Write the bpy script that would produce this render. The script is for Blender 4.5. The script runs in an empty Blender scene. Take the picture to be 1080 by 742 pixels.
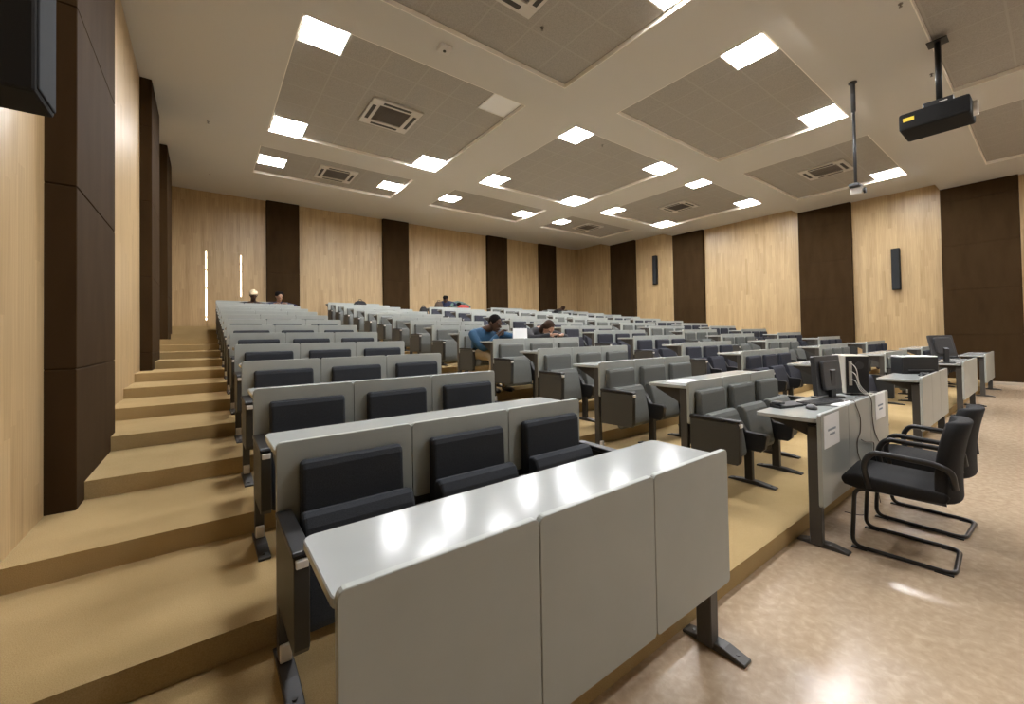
import bpy, bmesh, math, random
from mathutils import Vector, Matrix
random.seed(7)
SC = bpy.context.scene
COL = SC.collection
PI = math.pi
R = math.radians

# ------------------------------------------------------------------ materials
def new_mat(name):
    m = bpy.data.materials.new(name); m.use_nodes = True
    nt = m.node_tree
    return m, nt, nt.nodes['Principled BSDF']

def N(nt, kind, **kw):
    n = nt.nodes.new(kind)
    for k, v in kw.items():
        if k.startswith('i_'):
            n.inputs[k[2:].replace('_', ' ')].default_value = v
        else:
            setattr(n, k, v)
    return n

def plain(name, col, rough=0.5, metal=0.0, noise=0.0, scale=40, bump=0.0, spec=0.5, emis=None, estr=0.0, coat=0.0):
    m, nt, b = new_mat(name)
    b.inputs['Base Color'].default_value = (*col, 1)
    b.inputs['Roughness'].default_value = rough
    b.inputs['Metallic'].default_value = metal
    b.inputs['Specular IOR Level'].default_value = spec
    b.inputs['Coat Weight'].default_value = coat
    if emis:
        b.inputs['Emission Color'].default_value = (*emis, 1)
        b.inputs['Emission Strength'].default_value = estr
    if noise or bump:
        tc = N(nt, 'ShaderNodeTexCoord')
        nz = N(nt, 'ShaderNodeTexNoise'); nz.inputs['Scale'].default_value = scale; nz.inputs['Detail'].default_value = 5
        nt.links.new(tc.outputs['Object'], nz.inputs['Vector'])
        if noise:
            rp = N(nt, 'ShaderNodeValToRGB')
            rp.color_ramp.elements[0].position = 0.3; rp.color_ramp.elements[1].position = 0.7
            rp.color_ramp.elements[0].color = (*[c * (1 - noise) for c in col], 1)
            rp.color_ramp.elements[1].color = (*[min(1, c * (1 + noise)) for c in col], 1)
            nt.links.new(nz.outputs['Fac'], rp.inputs['Fac']); nt.links.new(rp.outputs['Color'], b.inputs['Base Color'])
        if bump:
            bp = N(nt, 'ShaderNodeBump'); bp.inputs['Strength'].default_value = bump; bp.inputs['Distance'].default_value = 0.004
            nt.links.new(nz.outputs['Fac'], bp.inputs['Height']); nt.links.new(bp.outputs['Normal'], b.inputs['Normal'])
    return m

def math_node(nt, op, a, b=None):
    n = N(nt, 'ShaderNodeMath', operation=op)
    for i, v in enumerate((a, b)):
        if v is None: continue
        if isinstance(v, (int, float)): n.inputs[i].default_value = v
        else: nt.links.new(v, n.inputs[i])
    return n.outputs[0]

def wood_mat():
    m, nt, b = new_mat('oak_wall_panel')
    tc = N(nt, 'ShaderNodeTexCoord'); sx = N(nt, 'ShaderNodeSeparateXYZ'); nt.links.new(tc.outputs['Object'], sx.inputs[0])
    t = math_node(nt, 'ADD', sx.outputs['X'], sx.outputs['Y'])
    pk = math_node(nt, 'FLOOR', math_node(nt, 'DIVIDE', t, 0.085))
    w1 = N(nt, 'ShaderNodeTexWhiteNoise', noise_dimensions='1D'); nt.links.new(pk, w1.inputs['W'])
    zz = math_node(nt, 'FLOOR', math_node(nt, 'DIVIDE', math_node(nt, 'ADD', sx.outputs['Z'], math_node(nt, 'MULTIPLY', w1.outputs['Value'], 1.3)), 1.25))
    cv = N(nt, 'ShaderNodeCombineXYZ'); nt.links.new(pk, cv.inputs[0]); nt.links.new(zz, cv.inputs[1])
    w2 = N(nt, 'ShaderNodeTexWhiteNoise', noise_dimensions='3D'); nt.links.new(cv.outputs[0], w2.inputs['Vector'])
    # grain, stretched along the height
    gv = N(nt, 'ShaderNodeCombineXYZ')
    nt.links.new(math_node(nt, 'MULTIPLY', t, 60.0), gv.inputs[0]); nt.links.new(math_node(nt, 'MULTIPLY', sx.outputs['Z'], 1.6), gv.inputs[1])
    nt.links.new(math_node(nt, 'MULTIPLY', w2.outputs['Value'], 30.0), gv.inputs[2])
    g = N(nt, 'ShaderNodeTexNoise'); g.inputs['Scale'].default_value = 1.0; g.inputs['Detail'].default_value = 4; g.inputs['Distortion'].default_value = 0.6
    nt.links.new(gv.outputs[0], g.inputs['Vector'])
    f = math_node(nt, 'ADD', math_node(nt, 'MULTIPLY', w2.outputs['Value'], 0.2), math_node(nt, 'MULTIPLY', g.outputs['Fac'], 0.75))
    rp = N(nt, 'ShaderNodeValToRGB')
    rp.color_ramp.elements[0].position = 0.15; rp.color_ramp.elements[0].color = (*WOOD_D, 1)
    rp.color_ramp.elements[1].position = 0.9; rp.color_ramp.elements[1].color = (*WOOD_L, 1)
    nt.links.new(f, rp.inputs['Fac']); nt.links.new(rp.outputs['Color'], b.inputs['Base Color'])
    b.inputs['Roughness'].default_value = 0.38
    b.inputs['Specular IOR Level'].default_value = 0.45
    return m

def terrazzo_mat():
    m, nt, b = new_mat('marbled_floor')
    tc = N(nt, 'ShaderNodeTexCoord')
    n1 = N(nt, 'ShaderNodeTexNoise'); n1.inputs['Scale'].default_value = 24; n1.inputs['Detail'].default_value = 6; n1.inputs['Roughness'].default_value = 0.6; n1.inputs['Distortion'].default_value = 0.4
    n2 = N(nt, 'ShaderNodeTexNoise'); n2.inputs['Scale'].default_value = 1.6; n2.inputs['Detail'].default_value = 4
    for n in (n1, n2): nt.links.new(tc.outputs['Object'], n.inputs['Vector'])
    f = math_node(nt, 'ADD', math_node(nt, 'MULTIPLY', n1.outputs['Fac'], 0.8), math_node(nt, 'MULTIPLY', n2.outputs['Fac'], 0.2))
    rp = N(nt, 'ShaderNodeValToRGB'); e = rp.color_ramp.elements
    e[0].position = 0.36; e[0].color = (0.385, 0.285, 0.19, 1)
    e[1].position = 0.66; e[1].color = (0.51, 0.395, 0.275, 1)
    x = e.new(0.5); x.color = (0.43, 0.325, 0.22, 1)
    nt.links.new(f, rp.inputs['Fac']); nt.links.new(rp.outputs['Color'], b.inputs['Base Color'])
    b.inputs['Roughness'].default_value = 0.22
    rr = math_node(nt, 'ADD', math_node(nt, 'MULTIPLY', n1.outputs['Fac'], 0.2), 0.12); nt.links.new(rr, b.inputs['Roughness'])
    return m

def carpet_mat():
    m, nt, b = new_mat('tan_carpet')
    tc = N(nt, 'ShaderNodeTexCoord')
    n1 = N(nt, 'ShaderNodeTexNoise'); n1.inputs['Scale'].default_value = 260; n1.inputs['Detail'].default_value = 3
    n2 = N(nt, 'ShaderNodeTexNoise'); n2.inputs['Scale'].default_value = 2.2; n2.inputs['Detail'].default_value = 4
    for n in (n1, n2): nt.links.new(tc.outputs['Object'], n.inputs['Vector'])
    f = math_node(nt, 'ADD', math_node(nt, 'MULTIPLY', n1.outputs['Fac'], 0.6), math_node(nt, 'MULTIPLY', n2.outputs['Fac'], 0.4))
    rp = N(nt, 'ShaderNodeValToRGB'); e = rp.color_ramp.elements
    e[0].position = 0.3; e[0].color = (0.31, 0.215, 0.096, 1); e[1].position = 0.72; e[1].color = (0.48, 0.355, 0.18, 1)
    nt.links.new(f, rp.inputs['Fac']); nt.links.new(rp.outputs['Color'], b.inputs['Base Color'])
    b.inputs['Roughness'].default_value = 0.95; b.inputs['Specular IOR Level'].default_value = 0.1
    bp = N(nt, 'ShaderNodeBump'); bp.inputs['Strength'].default_value = 0.5; bp.inputs['Distance'].default_value = 0.004
    nt.links.new(n1.outputs['Fac'], bp.inputs['Height']); nt.links.new(bp.outputs['Normal'], b.inputs['Normal'])
    return m

def tile_mat(ts):
    m, nt, b = new_mat('perforated_ceiling_tile')
    tc = N(nt, 'ShaderNodeTexCoord'); sx = N(nt, 'ShaderNodeSeparateXYZ'); nt.links.new(tc.outputs['Object'], sx.inputs[0])
    masks = []
    for ax in ('X', 'Y'):
        fr = math_node(nt, 'FRACT', math_node(nt, 'DIVIDE', sx.outputs[ax], ts))
        d = math_node(nt, 'ABSOLUTE', math_node(nt, 'SUBTRACT', fr, 0.5))
        masks.append(math_node(nt, 'GREATER_THAN', d, 0.482))
    mk = math_node(nt, 'MAXIMUM', masks[0], masks[1])
    # fine perforation
    vn = N(nt, 'ShaderNodeTexNoise'); vn.inputs['Scale'].default_value = 90; nt.links.new(tc.outputs['Object'], vn.inputs['Vector'])
    cr = N(nt, 'ShaderNodeValToRGB'); cr.color_ramp.elements[0].position = .35; cr.color_ramp.elements[1].position = .65
    cr.color_ramp.elements[0].color = (*[c * 0.9 for c in TILE], 1); cr.color_ramp.elements[1].color = (*[c * 1.1 for c in TILE], 1)
    nt.links.new(vn.outputs['Fac'], cr.inputs['Fac'])
    mx = N(nt, 'ShaderNodeMix', data_type='RGBA'); nt.links.new(mk, mx.inputs[0]); nt.links.new(cr.outputs['Color'], mx.inputs[6])
    mx.inputs[7].default_value = (*[c * 1.12 for c in TILE], 1)
    nt.links.new(mx.outputs[2], b.inputs['Base Color']); b.inputs['Roughness'].default_value = 0.8
    return m

def column_mat():
    m, nt, b = new_mat('dark_brown_fabric_panel')
    tc = N(nt, 'ShaderNodeTexCoord')
    mp = N(nt, 'ShaderNodeMapping'); mp.inputs['Scale'].default_value = (5, 5, 1.3)
    n1 = N(nt, 'ShaderNodeTexNoise'); n1.inputs['Scale'].default_value = 1.0; n1.inputs['Detail'].default_value = 6
    nt.links.new(tc.outputs['Object'], mp.inputs['Vector']); nt.links.new(mp.outputs['Vector'], n1.inputs['Vector'])
    rp = N(nt, 'ShaderNodeValToRGB'); e = rp.color_ramp.elements
    e[0].position = 0.3; e[0].color = (0.034, 0.019, 0.0078, 1); e[1].position = 0.75; e[1].color = (0.047, 0.0275, 0.012, 1)
    nt.links.new(n1.outputs['Fac'], rp.inputs['Fac']); nt.links.new(rp.outputs['Color'], b.inputs['Base Color'])
    b.inputs['Roughness'].default_value = 0.8; b.inputs['Specular IOR Level'].default_value = 0.05
    return m

WOOD_D = (0.31, 0.20, 0.088); WOOD_L = (0.60, 0.44, 0.24)
TILE = (0.33, 0.305, 0.27)
TS = 3.4 / 6
M = dict(
    wood=wood_mat(), floor=terrazzo_mat(), carpet=carpet_mat(), tile=tile_mat(TS), column=column_mat(),
    ceiling=plain('ceiling_paint', (0.52, 0.495, 0.45), 0.75),
    cove=plain('coffer_trim_paint', (0.80, 0.75, 0.66), 0.6),
    laminate=plain('grey_laminate', (0.34, 0.362, 0.34), 0.35, noise=0.03, scale=6),
    desktop=plain('pale_grey_desk_laminate', (0.37, 0.39, 0.38), 0.16, noise=0.02, scale=5, spec=0.22),
    charcoal=plain('charcoal_upholstery', (0.030, 0.034, 0.041), 0.85, noise=0.25, scale=300, bump=0.3, spec=0.3),
    greyfab=plain('mid_grey_upholstery', (0.132, 0.139, 0.130), 0.85, noise=0.2, scale=300, bump=0.3, spec=0.3),
    navyfab=plain('slate_upholstery', (0.036, 0.038, 0.05), 0.85, noise=0.2, scale=300, bump=0.3, spec=0.3),
    endpanel=plain('dark_grey_laminate', (0.042, 0.041, 0.037), 0.5),
    steel=plain('black_powder_coat', (0.022, 0.019, 0.017), 0.45),
    grey_steel=plain('grey_powder_coat', (0.05, 0.046, 0.041), 0.42),
    black=plain('black_plastic', (0.012, 0.012, 0.013), 0.4),
    dkgrey=plain('dark_grey_plastic', (0.04, 0.04, 0.042), 0.4),
    white=plain('white_plastic', (0.75, 0.73, 0.68), 0.4),
    paper=plain('white_paper', (0.86, 0.87, 0.87), 0.7),
    ink=plain('grey_print', (0.30, 0.36, 0.42), 0.7),
    cream=plain('cream_case', (0.50, 0.47, 0.40), 0.45),
    chrome=plain('bright_metal', (0.65, 0.63, 0.6), 0.3, 1.0),
    plate=plain('white_plate', (0.8, 0.78, 0.74), 0.4),
    light=plain('lit_diffuser', (0.9, 0.9, 0.88), 0.5, emis=(1.0, 1.0, 1.02), estr=17.0),
    offlight=plain('unlit_diffuser', (0.80, 0.80, 0.80), 0.4),
    vent=plain('vent_grille', (0.17, 0.15, 0.13), 0.6),
    slot=plain('vent_slot', (0.03, 0.025, 0.02), 0.6),
    acwhite=plain('cassette_plastic', (0.54, 0.505, 0.46), 0.45),
    blackfab=plain('black_chair_fabric', (0.013, 0.013, 0.014), 0.8, noise=0.2, scale=250, bump=0.3, spec=0.3),
    tubeblack=plain('black_steel_tube', (0.012, 0.011, 0.011), 0.3),
    gap=plain('daylight_in_door_gap', (1, 0.95, 0.85), 0.5, emis=(1.0, 0.9, 0.72), estr=2.2),
    spk=plain('speaker_cabinet', (0.016, 0.016, 0.016), .8, spec=.15), spkgrille=plain('speaker_grille', (0.030, 0.032, 0.034), .9, spec=.1),
    yellow=plain('yellow_sticker', (0.85, 0.66, 0.04), 0.5),
    lens=plain('lens_glare_white', (0.85, 0.85, 0.85), 0.08, 0.0, coat=1.0),  # white base colour paints in the bright reflection on the projector lens
    cable=plain('brown_cable', (0.09, 0.062, 0.045), 0.5),
    skin=plain('brown_skin', (0.075, 0.038, 0.022), 0.6, spec=.3), skin2=plain('tan_skin', (0.33, 0.18, 0.11), 0.5),
    hair=plain('black_hair', (0.008, 0.006, 0.005), 0.9, spec=.1), hair2=plain('dark_brown_hair', (0.036, 0.018, 0.010), 0.8, spec=.2),
    blue=plain('blue_jacket', (0.012, 0.060, 0.125), 0.8), navy=plain('navy_cloth', (0.012, 0.016, 0.045), 0.85),
    khaki=plain('khaki_cloth', (0.32, 0.25, 0.15), 0.85), darkcloth=plain('dark_cloth', (0.014, 0.013, 0.015), 0.85),
    teal=plain('grey_green_cloth', (0.075, 0.125, 0.11), 0.85), red=plain('red_cloth', (0.40, 0.045, 0.035), 0.8),
    beige=plain('beige_cap', (0.62, 0.50, 0.33), 0.85), shoe=plain('shoe_leather', (0.02, 0.016, 0.013), 0.5),
    brownbag=plain('brown_canvas', (0.07, 0.045, 0.03), 0.85),
)

# ------------------------------------------------------------------ geometry helpers
def merge(bm, other):
    me = bpy.data.meshes.new('tmp'); other.to_mesh(me); other.free(); bm.from_mesh(me); bpy.data.meshes.remove(me)

def box(bm, x0, x1, y0, y1, z0, z1, bev=0.0, seg=2, mat=None):
    b = bmesh.new(); bmesh.ops.create_cube(b, size=1)
    for v in b.verts:
        v.co = Vector(((x0 + x1) / 2 + v.co.x * (x1 - x0), (y0 + y1) / 2 + v.co.y * (y1 - y0), (z0 + z1) / 2 + v.co.z * (z1 - z0)))
    if bev: bmesh.ops.bevel(b, geom=b.edges[:], offset=bev, segments=seg, affect='EDGES', profile=0.5)
    if mat is not None: bmesh.ops.transform(b, matrix=mat, verts=b.verts)
    merge(bm, b)

def rounded(x0, x1, y0, y1, r, n=4):
    pts = []
    for cx, cy, a in ((x1 - r, y1 - r, 0), (x0 + r, y1 - r, 90), (x0 + r, y0 + r, 180), (x1 - r, y0 + r, 270)):
        for k in range(n + 1):
            t = R(a + 90 * k / n); pts.append((cx + r * math.cos(t), cy + r * math.sin(t)))
    return pts

def prism(bm, pts, axis, a0, a1, bev=0.0, seg=2, mat=None):
    """closed outline pts extruded along axis from a0 to a1; outline coordinates are the two other axes in order"""
    def P(u, v, a):
        return {'x': (a, u, v), 'y': (u, a, v), 'z': (u, v, a)}[axis]
    b = bmesh.new()
    A = [b.verts.new(P(u, v, a0)) for u, v in pts]; B = [b.verts.new(P(u, v, a1)) for u, v in pts]
    n = len(pts); b.faces.new(A); b.faces.new(B)
    for i in range(n): b.faces.new((A[i], A[(i + 1) % n], B[(i + 1) % n], B[i]))
    bmesh.ops.recalc_face_normals(b, faces=b.faces)
    if bev:
        ed = [e for e in b.edges if len(e.link_faces) == 2 and e.calc_face_angle(0) > 0.9]
        bmesh.ops.bevel(b, geom=ed, offset=bev, segments=seg, affect='EDGES', profile=0.5)
    if mat is not None: bmesh.ops.transform(b, matrix=mat, verts=b.verts)
    merge(bm, b)

def smooth_path(pts, sub=6):
    P = [Vector(p) for p in pts]; out = []
    for i in range(len(P) - 1):
        p0 = P[max(i - 1, 0)]; p1 = P[i]; p2 = P[i + 1]; p3 = P[min(i + 2, len(P) - 1)]
        for k in range(sub):
            t = k / sub
            out.append(0.5 * ((2 * p1) + (p2 - p0) * t + (2 * p0 - 5 * p1 + 4 * p2 - p3) * t * t + (3 * p1 - p0 - 3 * p2 + p3) * t ** 3))
    out.append(P[-1]); return out

def round_corners(pts, r, n=5):
    P = [Vector(p) for p in pts]; out = [P[0]]
    for i in range(1, len(P) - 1):
        a = (P[i - 1] - P[i]); c = (P[i + 1] - P[i]); rr = min(r, a.length * .45, c.length * .45)
        a = P[i] + a.normalized() * rr; c = P[i] + c.normalized() * rr
        for k in range(n + 1):
            t = k / n; out.append(a * (1 - t) ** 2 + P[i] * 2 * t * (1 - t) + c * t * t)
    out.append(P[-1]); return out

def tube(bm, pts, r, n=10, cap=True):
    P = [Vector(p) for p in pts]
    rad = r if isinstance(r, (list, tuple)) else [r] * len(P)
    rings = []; up = None
    for i, p in enumerate(P):
        d = (P[min(i + 1, len(P) - 1)] - P[max(i - 1, 0)]).normalized()
        if up is None:
            up = Vector((0, 0, 1)) if abs(d.z) < .9 else Vector((1, 0, 0))
        s = d.cross(up).normalized(); up = s.cross(d).normalized()
        rings.append([bm.verts.new(p + (s * math.cos(2 * PI * k / n) + up * math.sin(2 * PI * k / n)) * rad[i]) for k in range(n)])
    for a, b in zip(rings, rings[1:]):
        for k in range(n):
            f = bm.faces.new((a[k], a[(k + 1) % n], b[(k + 1) % n], b[k])); f.smooth = True
    if cap:
        bm.faces.new(rings[0][::-1]); bm.faces.new(rings[-1])

def ellipsoid(bm, c, r, mat=None, u=16, v=12):
    b = bmesh.new(); bmesh.ops.create_uvsphere(b, u_segments=u, v_segments=v, radius=1)
    for w in b.verts: w.co = Vector((w.co.x * r[0], w.co.y * r[1], w.co.z * r[2]))
    if mat is not None: bmesh.ops.transform(b, matrix=mat, verts=b.verts)
    for w in b.verts: w.co += Vector(c)
    for f in b.faces: f.smooth = True
    merge(bm, b)

def cyl(bm, c, r, z0, z1, n=20, mat=None):
    pts = [(c[0] + r * math.cos(2 * PI * k / n), c[1] + r * math.sin(2 * PI * k / n)) for k in range(n)]
    prism(bm, pts, 'z', z0, z1, mat=mat)

def link(o, parent=None):
    COL.objects.link(o)
    if parent: o.parent = parent
    return o

def mesh_of(name, bm, mat, smooth=False):
    bmesh.ops.recalc_face_normals(bm, faces=bm.faces)
    me = bpy.data.meshes.new(name); bm.to_mesh(me); bm.free()
    me.materials.append(mat)
    if smooth:
        for p in me.polygons: p.use_smooth = True
    return me

def obj(name, bm, mat, parent=None, smooth=False):
    return link(bpy.data.objects.new(name, mesh_of(name, bm, mat, smooth)), parent)

def tag(o, label, cat, group=None):
    o['label'] = label; o['category'] = cat
    if group: o['group'] = group
    return o

def thing(name, label, cat, loc=(0, 0, 0), rz=0.0, group=None):
    o = bpy.data.objects.new(name, None); o.empty_display_size = 0.1; link(o)
    o.location = loc; o.rotation_euler = (0, 0, rz)
    return tag(o, label, cat, group)

def struct(name, bm, mat, parent=None):
    o = obj(name, bm, mat, parent)
    if parent is None: o['kind'] = 'structure'
    return o

def dup(root, loc, rz, label, group=None):
    r = root.copy(); COL.objects.link(r); r.location = loc; r.rotation_euler = (0, 0, rz); r['label'] = label
    if group: r['group'] = group
    for ch in root.children:
        c = ch.copy(); COL.objects.link(c); c.parent = r
        for g in ch.children:
            d = g.copy(); COL.objects.link(d); d.parent = c
    return r

# ------------------------------------------------------------------ measures of the room
EYE = 1.33
XL, XR, YB, YF = -0.755, 15.0, 14.55, -4.2
DEP, RISE = 0.9024, 0.1162
def tier(k): return 0.0 if k < 1 else (0.099 if k == 1 else 0.215 + RISE * (k - 2))
def nose(k): return 1.05 if k == 1 else 1.94 + DEP * (k - 2)
def row_y(n): return 0.877 if n == 1 else 1.7506 + DEP * (n - 2)
NT = 15
LV = [(YF, 1.75, 3.50), (1.75, 4.85, 3.69), (4.85, 9.16, 3.86), (9.16, 12.3, 4.06), (12.3, YB, 4.27)]
LV = [(a, b, z + EYE) for a, b, z in LV]

# floor
bm = bmesh.new(); box(bm, XL - .2, XR + .2, YF - .2, 1.2, -0.2, 0.0); struct('floor', bm, M['floor'])
bm = bmesh.new()
pts = [(1.05, -0.2)]
for k in range(1, NT + 1):
    if k > 1: pts.append((nose(k), tier(k - 1)))
    pts.append((nose(k), tier(k)))
pts += [(YB + .2, tier(NT)), (YB + .2, -0.2)]
prism(bm, pts, 'x', XL - .2, XR + .2)
struct('floor_carpet', bm, M['carpet'])

# walls
TOP = 5.9
for nm, q in dict(wall_left=(XL - .2, XL, YF, YB), wall_right=(XR, XR + .2, YF, YB), wall_back=(XL - .2, XR + .2, YB, YB + .2), wall_front=(XL - .2, XR + .2, YF - .2, YF)).items():
    bm = bmesh.new(); box(bm, *q, 0, TOP); struct(nm, bm, M['wood'] if nm != 'wall_front' else plain('pale_fill_wall_paint', (.52, .51, .48), .7))  # front wall is out of view, painted pale to bounce fill onto desk fronts

# dark pilasters: stacked panels with fine joints
tn = 0
def pilaster(x0, x1, y0, y1, z0, z1):
    global tn; tn += 1
    bm = bmesh.new(); joints = [z0] + [z for z in (1.175, 2.276, 3.377, 4.478) if z0 + .1 < z < z1 - .1] + [z1]
    for a, b in zip(joints, joints[1:]): box(bm, x0, x1, y0, y1, a + (.003 if a != z0 else 0), b - .003, bev=.004, seg=1)
    box(bm, x0 + .008, x1 - .008, y0 + .008, y1 - .008, z0, z1)
    struct('trim_%d' % tn, bm, M['column'])
def floor_at(y):
    z = 0
    for k in range(1, NT + 1):
        if y >= nose(k): z = tier(k)
    return z
def ceil_at(y):
    for a, b, z in LV:
        if a <= y < b: return z
    return LV[-1][2]
for (y0, y1) in ((0.5, 1.75), (3.55, 4.85), (7.93, 9.16), (10.98, 12.3)):
    zt = ceil_at(y0 + .1)
    pilaster(XL - .02, XL + .135, y0, y1, max(0, floor_at(y0) - .0), zt)
    pilaster(XR - .135, XR + .02, y0, y1, floor_at(y0), zt)
for (x0, x1) in ((1.5, 2.4), (5.1, 6.06), (9.56, 10.6), (12.45, 13.5)):
    pilaster(x0, x1, YB - .12, YB + .02, tier(NT), ceil_at(14))
# baseboards where the marbled floor meets the walls
bm = bmesh.new(); box(bm, XR - .15, XR - .13, .5, 1.05, 0, .07, bev=.004); box(bm, XR - .02, XR + .01, YF, .5, 0, .07, bev=.004)
struct('baseboard_right', bm, plain('baseboard_paint', (.42, .36, .28), .5))

# ceiling with coffers
CX = [(0.93, 4.33), (5.52, 8.92), (10.05, 13.45)]
CY = {0: (-1.42, 0.88), 1: (2.10, 4.37), 2: (5.30, 8.70), 3: (9.92, 11.62)}
REC = 0.06
ceil = bmesh.new(); cov = 0
for li, (y0, y1, z) in enumerate(LV):
    if li not in CY:
        box(ceil, XL - .2, XR + .2, y0, y1 + .2, z, z + .5); continue
    a, b = CY[li]
    box(ceil, XL - .2, XR + .2, y0, a, z, z + .5); box(ceil, XL - .2, XR + .2, b, y1, z, z + .5)
    xs = [XL - .2] + [v for c in CX for v in c] + [XR + .2]
    for k in range(0, len(xs), 2): box(ceil, xs[k], xs[k + 1], a, b, z, z + .5)
struct('ceiling', ceil, M['ceiling'])
k = 0
for li, (a, b) in CY.items():
    z = LV[li][2]
    for c0, c1 in CX:
        k += 1
        bm = bmesh.new(); box(bm, 0, c1 - c0, 0, b - a, REC, REC + .03)
        o = struct('ceiling_tiles', bm, M['tile']); o.location = (c0, a, z)
        # pale shadow-gap trim lining the recess
        bm = bmesh.new(); t = .012; w = c1 - c0; d = b - a
        for q in ((0, w, 0, t), (0, w, d - t, d), (0, t, 0, d), (w - t, w, 0, d)): box(bm, *q, .0005, REC)
        tn += 1; o = struct('trim_%d' % tn, bm, M['cove']); o.location = (c0, a, z)

# lit square panels
def make_light(lit):
    t = bpy.data.objects.new('ceiling_light', None); link(t)
    s = TS / 2 - .01
    bm = bmesh.new()
    for q in ((-s, s, -s, -s + .02), (-s, s, s - .02, s), (-s, -s + .02, -s, s), (s - .02, s, -s, s)): box(bm, *q, -.012, .0)
    obj('frame', bm, M['white'], t)
    bm = bmesh.new(); box(bm, -s + .015, s - .015, -s + .015, s - .015, -.008, .0)
    obj('diffuser', bm, M['light' if lit else 'offlight'], t)
    return t
ROWN = {0: 'front', 1: 'second', 2: 'third', 3: 'rear'}
COLN = ['stairs-side', 'middle', 'far-side']
lamps = [  # first row: unseen fill lights added to brighten the front panels
    (0, 0, 1, 0, 1), (0, 1, 1, 0, 1), (0, 2, 0, 0, 1), (0, 2, 1, 0, 1),  # level, column, corner x (0/1), corner y (0 front, 1 back, 2 mid), lit
    (1, 0, 0, 0, 1), (1, 0, 1, 0, 1), (1, 1, 0, 0, 1), (1, 1, 1, 0, 1), (1, 2, 1, 0, 1),
    (2, 0, 0, 0, 1), (2, 0, 0, 1, 1), (2, 0, 1, 1, 1), (2, 0, 1, 0, 0),
    (2, 1, 0, 0, 1), (2, 1, 1, 0, 1), (2, 1, 0, 1, 1), (2, 1, 1, 1, 1),
    (2, 2, 0, 0, 1), (2, 2, 1, 0, 1), (2, 2, 0, 1, 1), (2, 2, 1, 1, 1),
    (3, 0, 0, 2, 1), (3, 0, 1, 2, 1), (3, 1, 0, 2, 1), (3, 1, 1, 2, 1), (3, 2, 0, 2, 1)]
protoL = {}
for li, ci, sx, sy, lit in lamps:
    c0, c1 = CX[ci]; a, b = CY[li]; z = LV[li][2] + REC - .001
    x = (c1 - TS / 2 - .03) if sx else (c0 + TS / 2 + .03)
    y = {0: a + TS / 2 + .03, 1: b - TS / 2 - .03, 2: (a + b) / 2 + .03}[sy]
    side = ('far' if sx else 'near') + ' ' + {0: 'front', 1: 'back', 2: 'end'}[sy]
    lab = '%s square ceiling light, %s corner of the %s recess, %s ceiling row' % ('glowing' if lit else 'unlit', side, COLN[ci], ROWN[li])
    if lit not in protoL:
        protoL[lit] = make_light(lit); o = protoL[lit]; tag(o, lab, 'ceiling light', 'square ceiling lights'); o.location = (x, y, z)
    else: dup(protoL[lit], (x, y, z), 0, lab)

# ceiling cassette air conditioners
def make_ac():
    t = bpy.data.objects.new('air_conditioner', None); link(t)
    s = .43
    bm = bmesh.new(); b2 = .27
    for q in ((-s, s, -s, -b2), (-s, s, b2, s), (-s, -b2, -b2, b2), (b2, s, -b2, b2)): box(bm, *q, -.035, 0.0, bev=.006)
    obj('face_frame', bm, M['acwhite'], t)
    bm = bmesh.new(); box(bm, -b2, b2, -b2, b2, -.012, 0)
    for i in range(13): box(bm, -b2, b2, -b2 + .02 + i * .04, -b2 + .028 + i * .04, -.03, -.01)
    obj('grille', bm, M['vent'], t)
    for q in ((-.24, .24, -.385, -.325), (-.24, .24, .325, .385), (-.385, -.325, -.24, .24), (.325, .385, -.24, .24)):
        bm = bmesh.new(); box(bm, *q, -.040, -.02, bev=.003)
        obj('slot', bm, M['slot'], t)
    return t
ac = None
for li, ci, lab in ((2, 0, 'ceiling cassette air conditioner above the third stairs-side desk rows, between four light squares'), (3, 0, 'ceiling cassette air conditioner between two lights of the rear stairs-side recess'),
                    (2, 2, 'ceiling cassette air conditioner among four lights on the far side'), (1, 2, 'ceiling cassette air conditioner behind the hanging camera pole'), (3, 2, 'ceiling cassette air conditioner in the rear far-side recess, nearest the room corner'),
                    (1, 0, 'large ceiling cassette air conditioner cut by the top edge, closest to the viewer')):
    c0, c1 = CX[ci]; a, b = CY[li]; p = ((c0 + c1) / 2, (a + b) / 2, LV[li][2] + REC)
    if li == 1 and ci == 2: p = (11.6, 3.2, p[2])
    if ac is None: ac = make_ac(); tag(ac, lab, 'air conditioner', 'ceiling cassettes'); ac.location = p
    else: dup(ac, p, 0, lab)

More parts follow.
